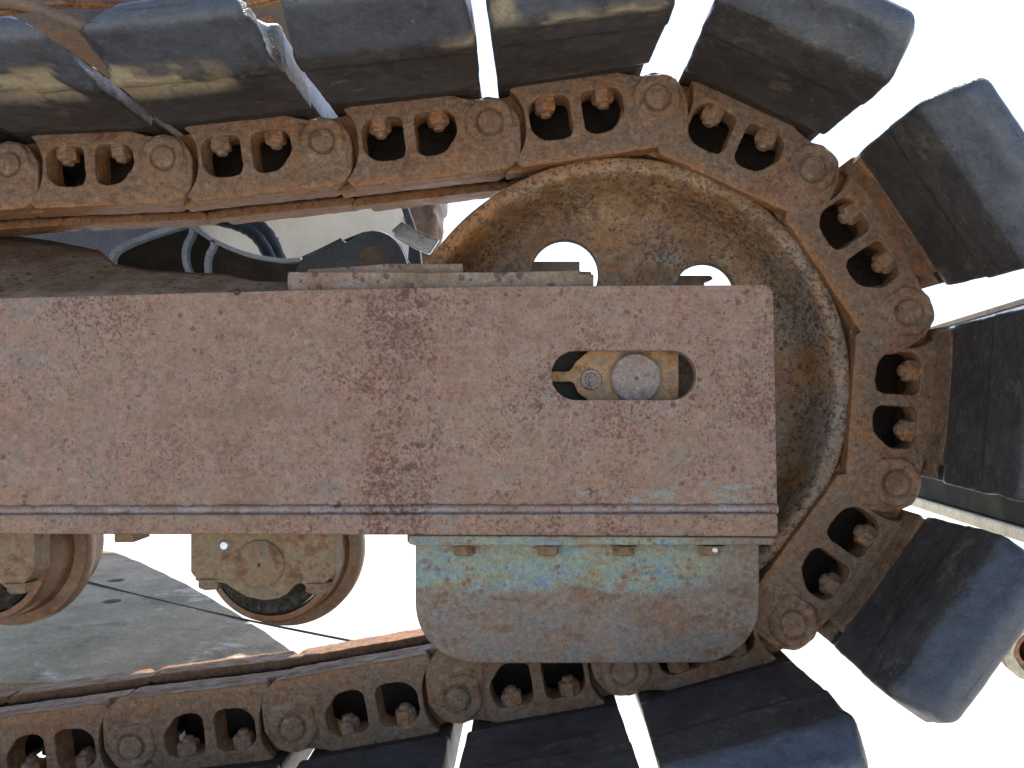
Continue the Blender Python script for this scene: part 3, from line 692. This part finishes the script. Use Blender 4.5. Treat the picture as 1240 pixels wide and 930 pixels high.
# steel shoe plate under the rubber
def shoe_mesh(lip):
    bm = bmesh.new()
    prism(bm, [rounded([(-190 * K, 37 * K), (-20 * K, 37 * K), (-6 * K, 45 * K), (-190 * K, 45 * K)], 0)], -.014, .154)
    # ragged rusty lip pieces standing along the link edge
    if lip: prism(bm, [u_([(-182, 31), (-150, 36.5), (-60, 36.5), (-32, 31), (-24, 42), (-188, 42)])], -.036, .004)
    me = remesh_bake(bm, .002, 2, .5)
    return me
ME_SHOE = shoe_mesh(False); ME_SHOE_LIP = shoe_mesh(True)
def pad_mesh(seed, near=-.222, rough=1.0, thick=82, nick=None, sl=.032, lip=False, top=None):
    """rubber block: rings of a rounded rectangle lofted along Y"""
    random.seed(seed)
    Y0 = near
    secs = []   # (y, u0, u1, v0, v1, corner radius)
    T_ = thick
    L0 = -.036 if lip else -.012
    secs += [(Y0 + .0000, -168, -30, 59, 68, 4), (Y0 + .0010, -176, -22, 55, 73, 8), (Y0 + .0035, -181, -16, 51, 77, 12), (Y0 + .003 + sl * .40, -186, -10, 43, T_ - 2, 14),
             (Y0 + .003 + sl * .75, -189, -7, 34.5, T_, 14), (Y0 + .002 + sl, -190.5, -5.5, 29.6, T_, 11), (Y0 + sl + .005, -191.5, -4.5, 28.3, T_, 8), (Y0 + sl + .012, -192, -4, 28, T_, 6),
             (-.1235, -192, -4, 29, T_, 5), (-.122, -191, -5, 31.5, T_, 4), (-.09, -190.5, -5.5, 32.5, T_, 4), (-.060, -190, -6, 33, T_, 4),
             (L0 - .010, -189, -7, 34, T_, 3), (L0 - .002, -189, -7, 36, T_, 3), (L0, -188, -8, 44.5, T_, 3), (.062, -188, -8, 44.5, T_, 3)]
    half = secs[:]
    mirror = [(.124 - y, *r) for y, *r in secs[::-1][1:]]
    secs = secs + mirror
    # refine between sections
    R = []
    for a, b in zip(secs, secs[1:]):
        k = max(1, int(abs(b[0] - a[0]) / .006)) if a[0] < .0 else 1
        for i in range(k): t = i / k; R.append([a[j] + (b[j] - a[j]) * t for j in range(6)])
    R.append(list(secs[-1]))
    bm = bmesh.new(); rings = []
    NU, NV, NC = 26, 8, 4
    for y, u0, u1, v0, v1, cr in R:
        cr = min(cr, (v1 - v0) * .45); pts = []
        cs = [((u1 - cr, v1 - cr), 0), ((u0 + cr, v1 - cr), 90), ((u0 + cr, v0 + cr), 180), ((u1 - cr, v0 + cr), 270)]
        for i, ((cx, cz), a) in enumerate(cs):
            arc = [(cx + cr * cos(radians(a + 90 * k / NC)), cz + cr * sin(radians(a + 90 * k / NC))) for k in range(NC + 1)]
            pts += arc
            nx = cs[(i + 1) % 4]; a2 = radians(nx[1])
            p2 = (nx[0][0] + cr * cos(a2), nx[0][1] + cr * sin(a2)); p1 = arc[-1]
            m = NU if i in (0, 2) else NV
            for k in range(1, m): t = k / m; pts.append((p1[0] + (p2[0] - p1[0]) * t, p1[1] + (p2[1] - p1[1]) * t))
        rings.append([bm.verts.new((x * K, y, z * K)) for x, z in pts])
    nn = len(rings[0])
    for A, B in zip(rings, rings[1:]):
        for k in range(nn): bm.faces.new((A[k], A[(k+1) % nn], B[(k+1) % nn], B[k]))
    bm.faces.new(rings[0][::-1]); bm.faces.new(rings[-1])
    bmesh.ops.recalc_face_normals(bm, faces=bm.faces)
    bm.normal_update()
    off = Vector((seed * 3.7, seed * 1.3, 0))
    wl_ = bm.verts.layers.float.new('worn'); sc_l = bm.verts.layers.float.new('skylit_end')
    for v in bm.verts:
        if v.co.y < .0:
            t_ = max(0, min(1, (Y0 + sl + .004 - v.co.y) / .006)); v[sc_l] = t_
            c = v.co + off; w = min(1, max(0, (-v.co.y - .10) / .08))
            d = .0010 * noise.noise(c * 12) + .0006 * noise.noise(c * 42) + .0004 * noise.noise(c * 120)
            # nicks in the edges and corners
            nk = noise.noise(c * 11 + Vector((5, 5, 5)))
            if nk > .38: d -= min(.006, (nk - .38) * .03) * w
            v.co += v.normal * d * rough
            if top:
                c_ = v.co; lim = top(c_.x / K) * K
                if c_.z > .045: c_.z = min(c_.z, max(.046, lim + .001 * noise.noise(c_ * 60)))
            if nick:
                q = nick(v.co)
                if q: v.co += q[0]; v[wl_] = q[1]
    me = bpy.data.meshes.new('rubber_pad'); bm.to_mesh(me); bm.free(); me.shade_smooth(); me.set_sharp_from_angle(angle=radians(60))
    return me

PINS = [(-365, 226), (-175, 213), (12, 199), (199, 191), (391, 170.5), (593.5, 147.5), (796, 118), (984, 204.5), (1100, 378), (1084.5, 585), (960, 754.5),
        (755.5, 811.5), (554, 846), (355, 881), (160, 904), (-30, 930), (-222, 952)]
def worn2(co):
    """torn, tan lower edge of the second pad"""
    u, y, v = co.x / K, co.y, co.z / K
    if -.165 < y < -.09 and v < 40 and -200 < u < -60:
        n_ = noise.noise(co * 30)
        f = max(0, min(1, (y + .165) / .012)) * max(0, min(1, (-.09 - y) / .02))
        f *= max(0, min(1, (-60 - u + 25 * n_) / 25))
        return Vector((0, 0, f * (.004 + .003 * n_))), f * (1 if n_ > -.35 else .2)
    return None
def worn1(co):
    u, y, v = co.x / K, co.y, co.z / K
    if -.175 < y < -.10 and v < 42 and u < -25:
        n_ = noise.noise(co * 25 + Vector((4, 0, 0)))
        f = max(0, min(1, (y + .175) / .015)) * max(0, min(1, (-.10 - y) / .02))
        return Vector((0, 0, f * (.004 + .006 * n_))), f * (.9 if n_ > -.2 else 0)
    return None
def worn4(co):
    u, y, v = co.x / K, co.y, co.z / K
    n_ = noise.noise(co * 28 + Vector((0, 7, 0)))
    if v < 50 and u < -15:
        f = max(0, 1 - abs(y + .166 + .007 * n_) / .005) * (.75 if n_ > -.2 else .1)
        f = max(f, .8 * max(0, min(1, (-u - 160 - 20 * n_) / 10)) * max(0, min(1, (-.165 - y) / .01)))
        return Vector((0, 0, 0)), f
    return None
def worn5(co):
    u, y, v = co.x / K, co.y, co.z / K
    n_ = noise.noise(co * 32 + Vector((0, 7, 3)))
    f = max(0, 1 - abs(y + .148) / .008) * max(0, min(1, (u + 45 + 12 * n_) / 15)) * .9 if v < 50 else 0
    return Vector((0, 0, 0)), f
pad_labels = {3: 'cracked grey-topped pad at the far left', 4: 'cracked pad with a tan lower edge', 6: 'pad with a tan dirt line along its edge',
              9: 'pad square to the right edge', 10: 'pad standing nearly clear at the bottom right'}
LIPS = (8, 9, 10)
for i in range(1, len(PINS)):
    A = P(*PINS[i-1]); B = P(*PINS[i])
    d = B - A; L = d.length; th = atan2(-d.z, d.x); s_ = L / LP
    Mx = Matrix.Translation(B) @ Matrix.Rotation(th, 4, 'Y') @ Matrix.Diagonal((s_, 1, s_, 1))
    def put(name, me, mat, parent=track, extra=Matrix()):
        o = link_me(name, me, mat) if not me.materials else None
        if o is None: o = bpy.data.objects.new(name, me); COL.objects.link(o)
        o.parent = parent
        if parent is track:
            o.matrix_world = Mx @ extra
            o.matrix_parent_inverse = Matrix.Translation(-Vector(track.location)); o.matrix_basis = Mx @ extra
        else:
            o.matrix_basis = extra
        return o
    ln = put('track_link', ME_NEAR, ML)
    put('pin', me_pin, ML, ln)
    for k, (uu, vv) in enumerate(((-136, 10), (-64, 11))):
        me = NUTS[(i + k) % 3]
        put('nut', me, MN, ln, Matrix.Translation((uu * K, .0142, (vv + 2) * K)) @ Matrix.Scale(.88, 4) @ Matrix.Rotation(i * 1.7 + k, 4, 'Z'))
    lf = put('track_link', ME_FAR, MGF)
    put('bushing', me_bush, MGF)
    sh = put('track_shoe', ME_SHOE_LIP, MLF) if i in LIPS else put('track_shoe', ME_SHOE, MGF)
    kw = dict(seed=i)
    if i in (1, 2): kw.update(near=-.20, sl=.05)
    if i == 3: kw.update(nick=worn1, rough=2.2, near=-.208, sl=.066, thick=86)
    if i == 4: kw.update(nick=worn2, rough=2.2, near=-.212, sl=.070, thick=88)
    if i == 5: kw.update(rough=1.3, near=-.215, sl=.06, nick=worn5)
    if i == 6: kw.update(nick=worn4, near=-.21, sl=.04)
    sm = lambda t: (lambda q: q * q * (3 - 2 * q))(max(0, min(1, t)))
    if i == 4: kw.update(top=lambda u: 88 - 36 * sm((-115 - u) / 78) ** .8)
    if i == 3: kw.update(top=lambda u: 82 - 28 * sm((u + 62) / 60))
    if i in LIPS: kw.update(lip=True)
    if 1 <= i <= 15:
        pad = put('rubber_pad', pad_mesh(**kw), MRB, sh)
        if i in pad_labels: pad['label'] = pad_labels[i]

# ---------------------------------------------------------------- track rollers
def roller(capx, label):
    c = P(capx, 683, -.03); X, Z = c.x, c.z
    t = empty('track_roller', (X, .05, Z), label, 'roller', 'track rollers under the frame')
    lathe_part = lambda name, prof, mat: (lambda bm: (lathe(bm, prof, (X, 0, Z), 80), link_bm(name, bm, mat, t, 35)))(bmesh.new())
    lathe_part('roller_seal', [(0, .003), (.0605, .003), (.0635, .006), (.0635, .03), (0, .03)], MGR)
    lathe_part('roller_wheel', [(.065, .014), (.0665, .008), (.073, .010), (.0755, .014), (.076, .048), (.079, .056), (.091, .060), (.0935, .066), (.0935, .078), (.091, .082), (.076, .086), (.076, .13), (.065, .13)], MRW)
    bm = bmesh.new()
    y = -.030; s = lambda pts: [(X + px * .0009, Z - py * .0009) for px, py in pts]
    shape = [(-84, -38), (92, -38), (92, 9), (82, 20), (74, 28), (58, 30), (50, 23), (42, 25), (33, 36), (22, 42), (4, 44), (-16, 40), (-30, 32), (-42, 24), (-52, 22), (-60, 27), (-72, 24), (-84, 10)]
    prism(bm, [rounded(s(shape), [.001, .001] + [.004] * 16, 3)], y, y + .030)
    br = bevel_mod(link_bm('bracket', bm, MBR, t), .0035, 3)
    bm = bmesh.new(); r = .0262
    lathe(bm, [(0, .003), (.0013, .0025), (.002, 0), (r - .0018, 0), (r, .0015), (r, .01), (0, .01)], (X, y - .0035, Z), 48); link_bm('shaft_cap', bm, MBR, t, 40)
    bm = bmesh.new(); lathe(bm, [(0, -.003), (.004, -.0025), (.006, 0), (.006, .005), (0, .005)], (X - .0385, y - .001, Z + .0205), 24)
    link_bm('rivet', bm, MSH, t, 40)
    for px, py in ((-64, 22), (67, 27)):
        hexbolt(Vector((X + px * .0009, y + .012, Z - py * .0009 + .003)), .0135, .012, MBR, t, 'bolt', tip=False)
    return t
roller(315, 'whole track roller hanging under the frame, tan bracket with round cap and white rivet')
roller(-50, 'rust-orange track roller wheel cut off by the left edge of the photo')

# ---------------------------------------------------------------- machine parts behind, seen over the beam
YR = .36
def strip(bm, pts, w, y0, y1):
    """ribbon of width w (m) along a pixel polyline, deep from y0 to y1"""
    q = [P(x, y, y0) for x, y in pts]
    Lq, Rq = [], []
    for i, p in enumerate(q):
        t = (q[min(i+1, len(q)-1)] - q[max(i-1, 0)]).normalized(); nrm = Vector((-t.z, 0, t.x))
        Lq.append(p + nrm * w / 2); Rq.append(p - nrm * w / 2)
    prism(bm, [[(p.x, p.z) for p in Lq] + [(p.x, p.z) for p in Rq[::-1]]], y0, y1)
def smoothline(pts, n=6):
    out = []
    for i in range(len(pts) - 1):
        p0 = Vector(pts[max(i-1, 0)]); p1 = Vector(pts[i]); p2 = Vector(pts[i+1]); p3 = Vector(pts[min(i+2, len(pts)-1)])
        for k in range(n):
            t = k / n
            out.append(tuple(.5 * ((2*p1) + (-p0+p2)*t + (2*p0-5*p1+4*p2-p3)*t*t + (-p0+3*p1-3*p2+p3)*t**3)))
    out.append(tuple(pts[-1])); return out
br = empty('steel_bracket', P(300, 330, YR), 'dark steel bracket with pale blue cut edges and ribs, ending in a round pin boss', 'bracket')
bm = bmesh.new()
body = [(126, 335), (134, 318), (139, 306), (152, 295), (180, 285), (216, 273), (236, 273), (262, 292), (300, 306), (345, 315), (367, 314), (414, 291), (440, 281), (452, 279), (472, 285), (486, 298), (497, 322), (499, 372), (126, 372)]
prism(bm, [px_loop(body, YR + .014)], YR + .014, YR + .03); link_bm('web_plate', bm, MIN, br)
for name, pts, w, m in (('edge_flange', smoothline([(133, 352), (133, 322), (137, 306), (152, 296), (180, 285), (216, 273.5), (224, 271)]), .0085, MBLL),
                        ('edge_flange', smoothline([(226, 272), (236, 277), (262, 293), (300, 308), (340, 315), (364, 314)]), .0065, MBLL),
                        ('edge_flange', smoothline([(366, 313), (390, 302), (414, 290)]), .006, MBLD),
                        ('rib', smoothline([(232, 277), (231, 284), (225, 296), (223, 308), (225, 322), (231, 334), (236, 345)]), .0078, MBLL),
                        ('rib', smoothline([(257, 291), (257, 298), (252, 308), (250, 320), (251, 335), (252, 345)]), .0072, MBLL)):
    bm = bmesh.new(); strip(bm, pts, w, YR, YR + .016); link_bm(name, bm, m, br, 30)
bm = bmesh.new(); prism(bm, [px_loop(smoothline([(357, 345), (362, 317), (386, 304), (414, 292), (420, 293), (436, 284), (450, 279.5), (466, 282), (480, 292), (490, 310), (497, 335), (499, 350)], 4), YR - .004)], YR - .004, YR + .03)
bevel_mod(link_bm('boss', bm, MBLD, br), .002)
bm = bmesh.new(); c = P(453.5, 316, YR - .006); lathe(bm, [(0, 0), (.003, 0), (.0235, .0), (.0247, .0012), (.0247, .006), (0, .006)], (c.x, YR - .0065, c.z), 48); link_bm('pin_cap', bm, MGB, br, 40)
# hoses
for k, (pts, r, lab) in enumerate((([(240, 262), (285, 272), (312, 288), (332, 322)], .010, 'black hose nearest the bracket, arching under the track'),
                                   ([(248, 252), (290, 262), (322, 282), (341, 322)], .012, 'thick black hose arching behind the first one under the track'),)):
    bm = bmesh.new(); yy = YR + .10 + .05 * k
    L_ = smoothline(pts, 10)
    tube(bm, [P(x, y, yy) for x, y in L_], [r * (1 + .06 * sin(i * 1.9)) for i in range(len(L_))], 14)
    setp(link_bm('hydraulic_hose', bm, MHS, None, 60), lab, 'hose', 'black hoses behind the track')
# hose coupling beside them
t = empty('hose_coupling', P(332, 292, .55), 'small dark bolt-like coupling standing in front of the tan panel', 'coupling')
bm = bmesh.new()
for x0, x1, y0, y1 in ((326, 331, 285, 300),):
    a = P(x0, y1, .55); b = P(x1, y0, .55); box(bm, (a.x, .55, a.z), (b.x, .56, b.z))
bevel_mod(link_bm('bolt', bm, MDK, t), .001)
bm = bmesh.new(); a = P(332, 297, .55); b = P(336, 287, .55); box(bm, (a.x, .55, a.z), (b.x, .56, b.z)); bevel_mod(link_bm('bolt', bm, MDK, t), .001)
# tan panel
bm = bmesh.new()
prism(bm, [px_loop([(232, 215), (482, 215), (488, 262), (503, 300), (508, 350), (232, 350)], .85)], .85, .95)
setp(bevel_mod(link_bm('machine_panel', bm, MBG), .02), 'smooth pale tan body panel of another machine, seen between the upper track and the frame', 'panel')
# shiny scrap plate and the brown casting behind it
bm = bmesh.new(); prism(bm, [px_loop([(474, 279), (486, 268), (505, 279), (532, 290), (520, 308), (500, 300), (478, 287)], .25)], .25, .258)
setp(bevel_mod(link_bm('bent_plate', bm, MSH), .002), 'shiny scraped steel plate leaning beside the pin boss, just left of the wheel', 'metal plate')
me = bmesh.new(); bmesh.ops.create_icosphere(me, subdivisions=4, radius=1)
c = P(516, 275, .9)
for v in me.verts:
    k = 1 + .22 * noise.noise(v.co * 1.6) + .1 * noise.noise(v.co * 4)
    v.co = Vector((v.co.x * .043, v.co.y * .05, v.co.z * .085)) * k + c
setp(link_bm('brown_casting', me, MRW, None, 50), 'lumpy brown metal casting behind the shiny plate, left of the wheel', 'casting')
bm = bmesh.new(); a = P(488, 245, .7); b = P(498, 330, .7)
prism(bm, [px_loop([(484, 246), (492, 246), (506, 285), (512, 335), (492, 335), (496, 285)], .7)], .7, .73)
setp(bevel_mod(link_bm('dark_post', bm, MDK), .002), 'narrow dark steel bar between the tan panel and the brown casting', 'bar')

# ---------------------------------------------------------------- steel deck plate low at the left, with two holes
ZD = -.405
def GP(px, py, z=ZD):
    d = -z * F / (py - PPY); return (X_raw(px, d), d - D0)
def X_raw(px, d): return (px - PPX) * d / F
e0, e1 = GP(138, 668), GP(356, 790)
random.seed(4)
edge_ = []
for k in range(25):
    t = k / 24; j = .003 * noise.noise(Vector((k * .6, 1, 2))) +   .003 * noise.noise(Vector((k * 2.1, 5, 2))) + (.018 * sin(pi * t))
    edge_.append((e0[0] + t * (e1[0] - e0[0]) + j, e0[1] + t * (e1[1] - e0[1]) + j * .8))
loop = edge_ + [ (e1[0] + .01, e1[1] - .12), (-1.6, .2), (-2.6, .4), (-2.6, 1.45), (e0[0] - .25, e0[1] + .10)]
h1, h2 = GP(140, 703), GP(135, 728)
dk = empty('steel_plate', (-1.1, .6, ZD), 'grey steel plate with pale highlights in its colour and two bolt holes, lying low behind the left roller', 'steel plate')
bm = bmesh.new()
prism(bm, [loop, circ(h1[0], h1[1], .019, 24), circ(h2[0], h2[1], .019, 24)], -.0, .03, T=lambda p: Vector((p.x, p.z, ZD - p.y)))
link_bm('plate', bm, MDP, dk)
for hh in (h1, h2):
    bm = bmesh.new(); lathe(bm, [(.0, .03), (.03, .03), (.03, .045), (0, .045)], (0, 0, 0), 24, T=lambda v: Vector((hh[0] + v.x, hh[1] + v.z, ZD - v.y)))
    link_bm('hole_backing', bm, MDK, dk, 30)
# thin cable
a = Vector((*GP(98, 704), ZD + .003)); b = GP(350, 758); bq = P(440, 779, .42)
bm = bmesh.new(); cpts = [a.lerp(bq, t / 20) + Vector((0, 0, -.006 * sin(pi * t / 20))) for t in range(21)]
tube(bm, cpts, .0022, 8); setp(link_bm('thin_cable', bm, MDK, None, 60), 'thin dark cable stretched across the grey steel plate', 'cable')

# ---------------------------------------------------------------- excavator body overhead, upper left
ub = empty('excavator_body', (-1.2, 1.0, .75), 'rust-streaked purplish underside of the machine body above the upper track, top left', 'machine body')
bm = bmesh.new(); box(bm, (-3.2, .45, .60), (-.27, 1.86, 1.6)); bevel_mod(link_bm('body_shell', bm, MUB, ub), .03)  # shell stretched back out of view to keep the deck plate shaded
bm = bmesh.new(); prism(bm, [px_loop([(-500, 150), (226, 150), (226, 360), (-500, 360)], .80)], .80, .84); link_bm('side_skirt', bm, MUD, ub)
for k, (x0, y0, x1, y1, r) in enumerate(((-60, 34, 360, -14, .007), (-60, 10, 230, 44, .009), (60, -8, 330, 22, .010))):
    bm = bmesh.new(); a = P(x0, y0, .40 - .02 * k); b = P(x1, y1, .40 - .02 * k)
    tube(bm, [a.lerp(b, t / 12) + Vector((0, 0, .02 * sin(t * .5))) for t in range(13)], r, 12); link_bm('pipe', bm, MR if k != 1 else MUB, ub, 60)

# ---------------------------------------------------------------- beams of another machine at the right, running away from the camera
def beam_pts(px, py, d): return Vector(((px - PPX) * d / F, d - D0, (PPY - py) * d / F))
VX, VY = 775, 505
def run(px, py, d):           # point of the image line towards the vanishing point at 'd' metres, passing (1240-ish px) at depth 1.6
    dd = 1.5; s = dd / d
    return beam_pts(VX + (px - VX) * s, VY + (py - VY) * s, d)
def beam(name, loop_px, mat, parent=None, d0=1.35, d1=2.7):
    bm = bmesh.new()
    A = [bm.verts.new(run(x, y, d0)) for x, y in loop_px]; B = [bm.verts.new(run(x, y, d1)) for x, y in loop_px]
    bm.faces.new(A); bm.faces.new(B[::-1]); n = len(A)
    for i in range(n): bm.faces.new((A[i], A[(i+1) % n], B[(i+1) % n], B[i]))
    o = link_bm(name, bm, mat, parent); bevel_mod(o, .004); return o
t = empty('upper_rail', run(1250, 360, 1.5), 'brown and pale steel rail running away above the right-hand rubber pad', 'rail')
beam('rail_cap', [(1236, 361), (1290, 361), (1290, 369), (1236, 368)], MGB, t)
beam('rail_web', [(1238, 369), (1280, 369), (1280, 377), (1238, 376)], MBLL, t)
t = empty('box_beam', run(1250, 640, 1.5), 'dark olive beam with a cream flange, between the two lower right rubber pads', 'beam')
t['kind'] = 'thing'
beam('olive_side', [(1232, 596), (1300, 585), (1300, 640), (1232, 636)], MOL, t)
beam('cream_flange', [(1226, 637), (1300, 640), (1300, 664), (1226, 653)], MCR, t)
t = empty('rusty_pipe', P(1245, 792, .25), 'rusty open pipe end with a pale rim, cut off by the right edge', 'pipe')
c = P(1252, 789, .25)
bm = bmesh.new(); lathe(bm, [(.020, .002), (.034, .004), (.040, .0), (.0415, .004), (.0405, .02), (.036, .022), (.036, .5), (.026, .5), (.024, .02)], (c.x, .25, c.z), 40); link_bm('tube_wall', bm, MR, t, 40)
bm = bmesh.new(); lathe(bm, [(.030, -.003), (.036, -.006), (.041, -.003), (.043, .002), (.040, .006), (.030, .004)], (c.x, .25, c.z), 48, T=lambda v: v + Vector((1, 0, 1)) * .0012 * noise.noise(v * 90)); link_bm('rim', bm, MCR, t, 60)
bm = bmesh.new(); a = P(1196, 783, .5); b = P(1330, 830, .5)
prism(bm, [px_loop([(1190, 762), (1330, 790), (1330, 826), (1190, 784)], .5)], .5, .6)
setp(bevel_mod(link_bm('channel_bar', bm, MGB), .006), 'brown steel bar behind the pipe end at the lower right edge', 'bar')
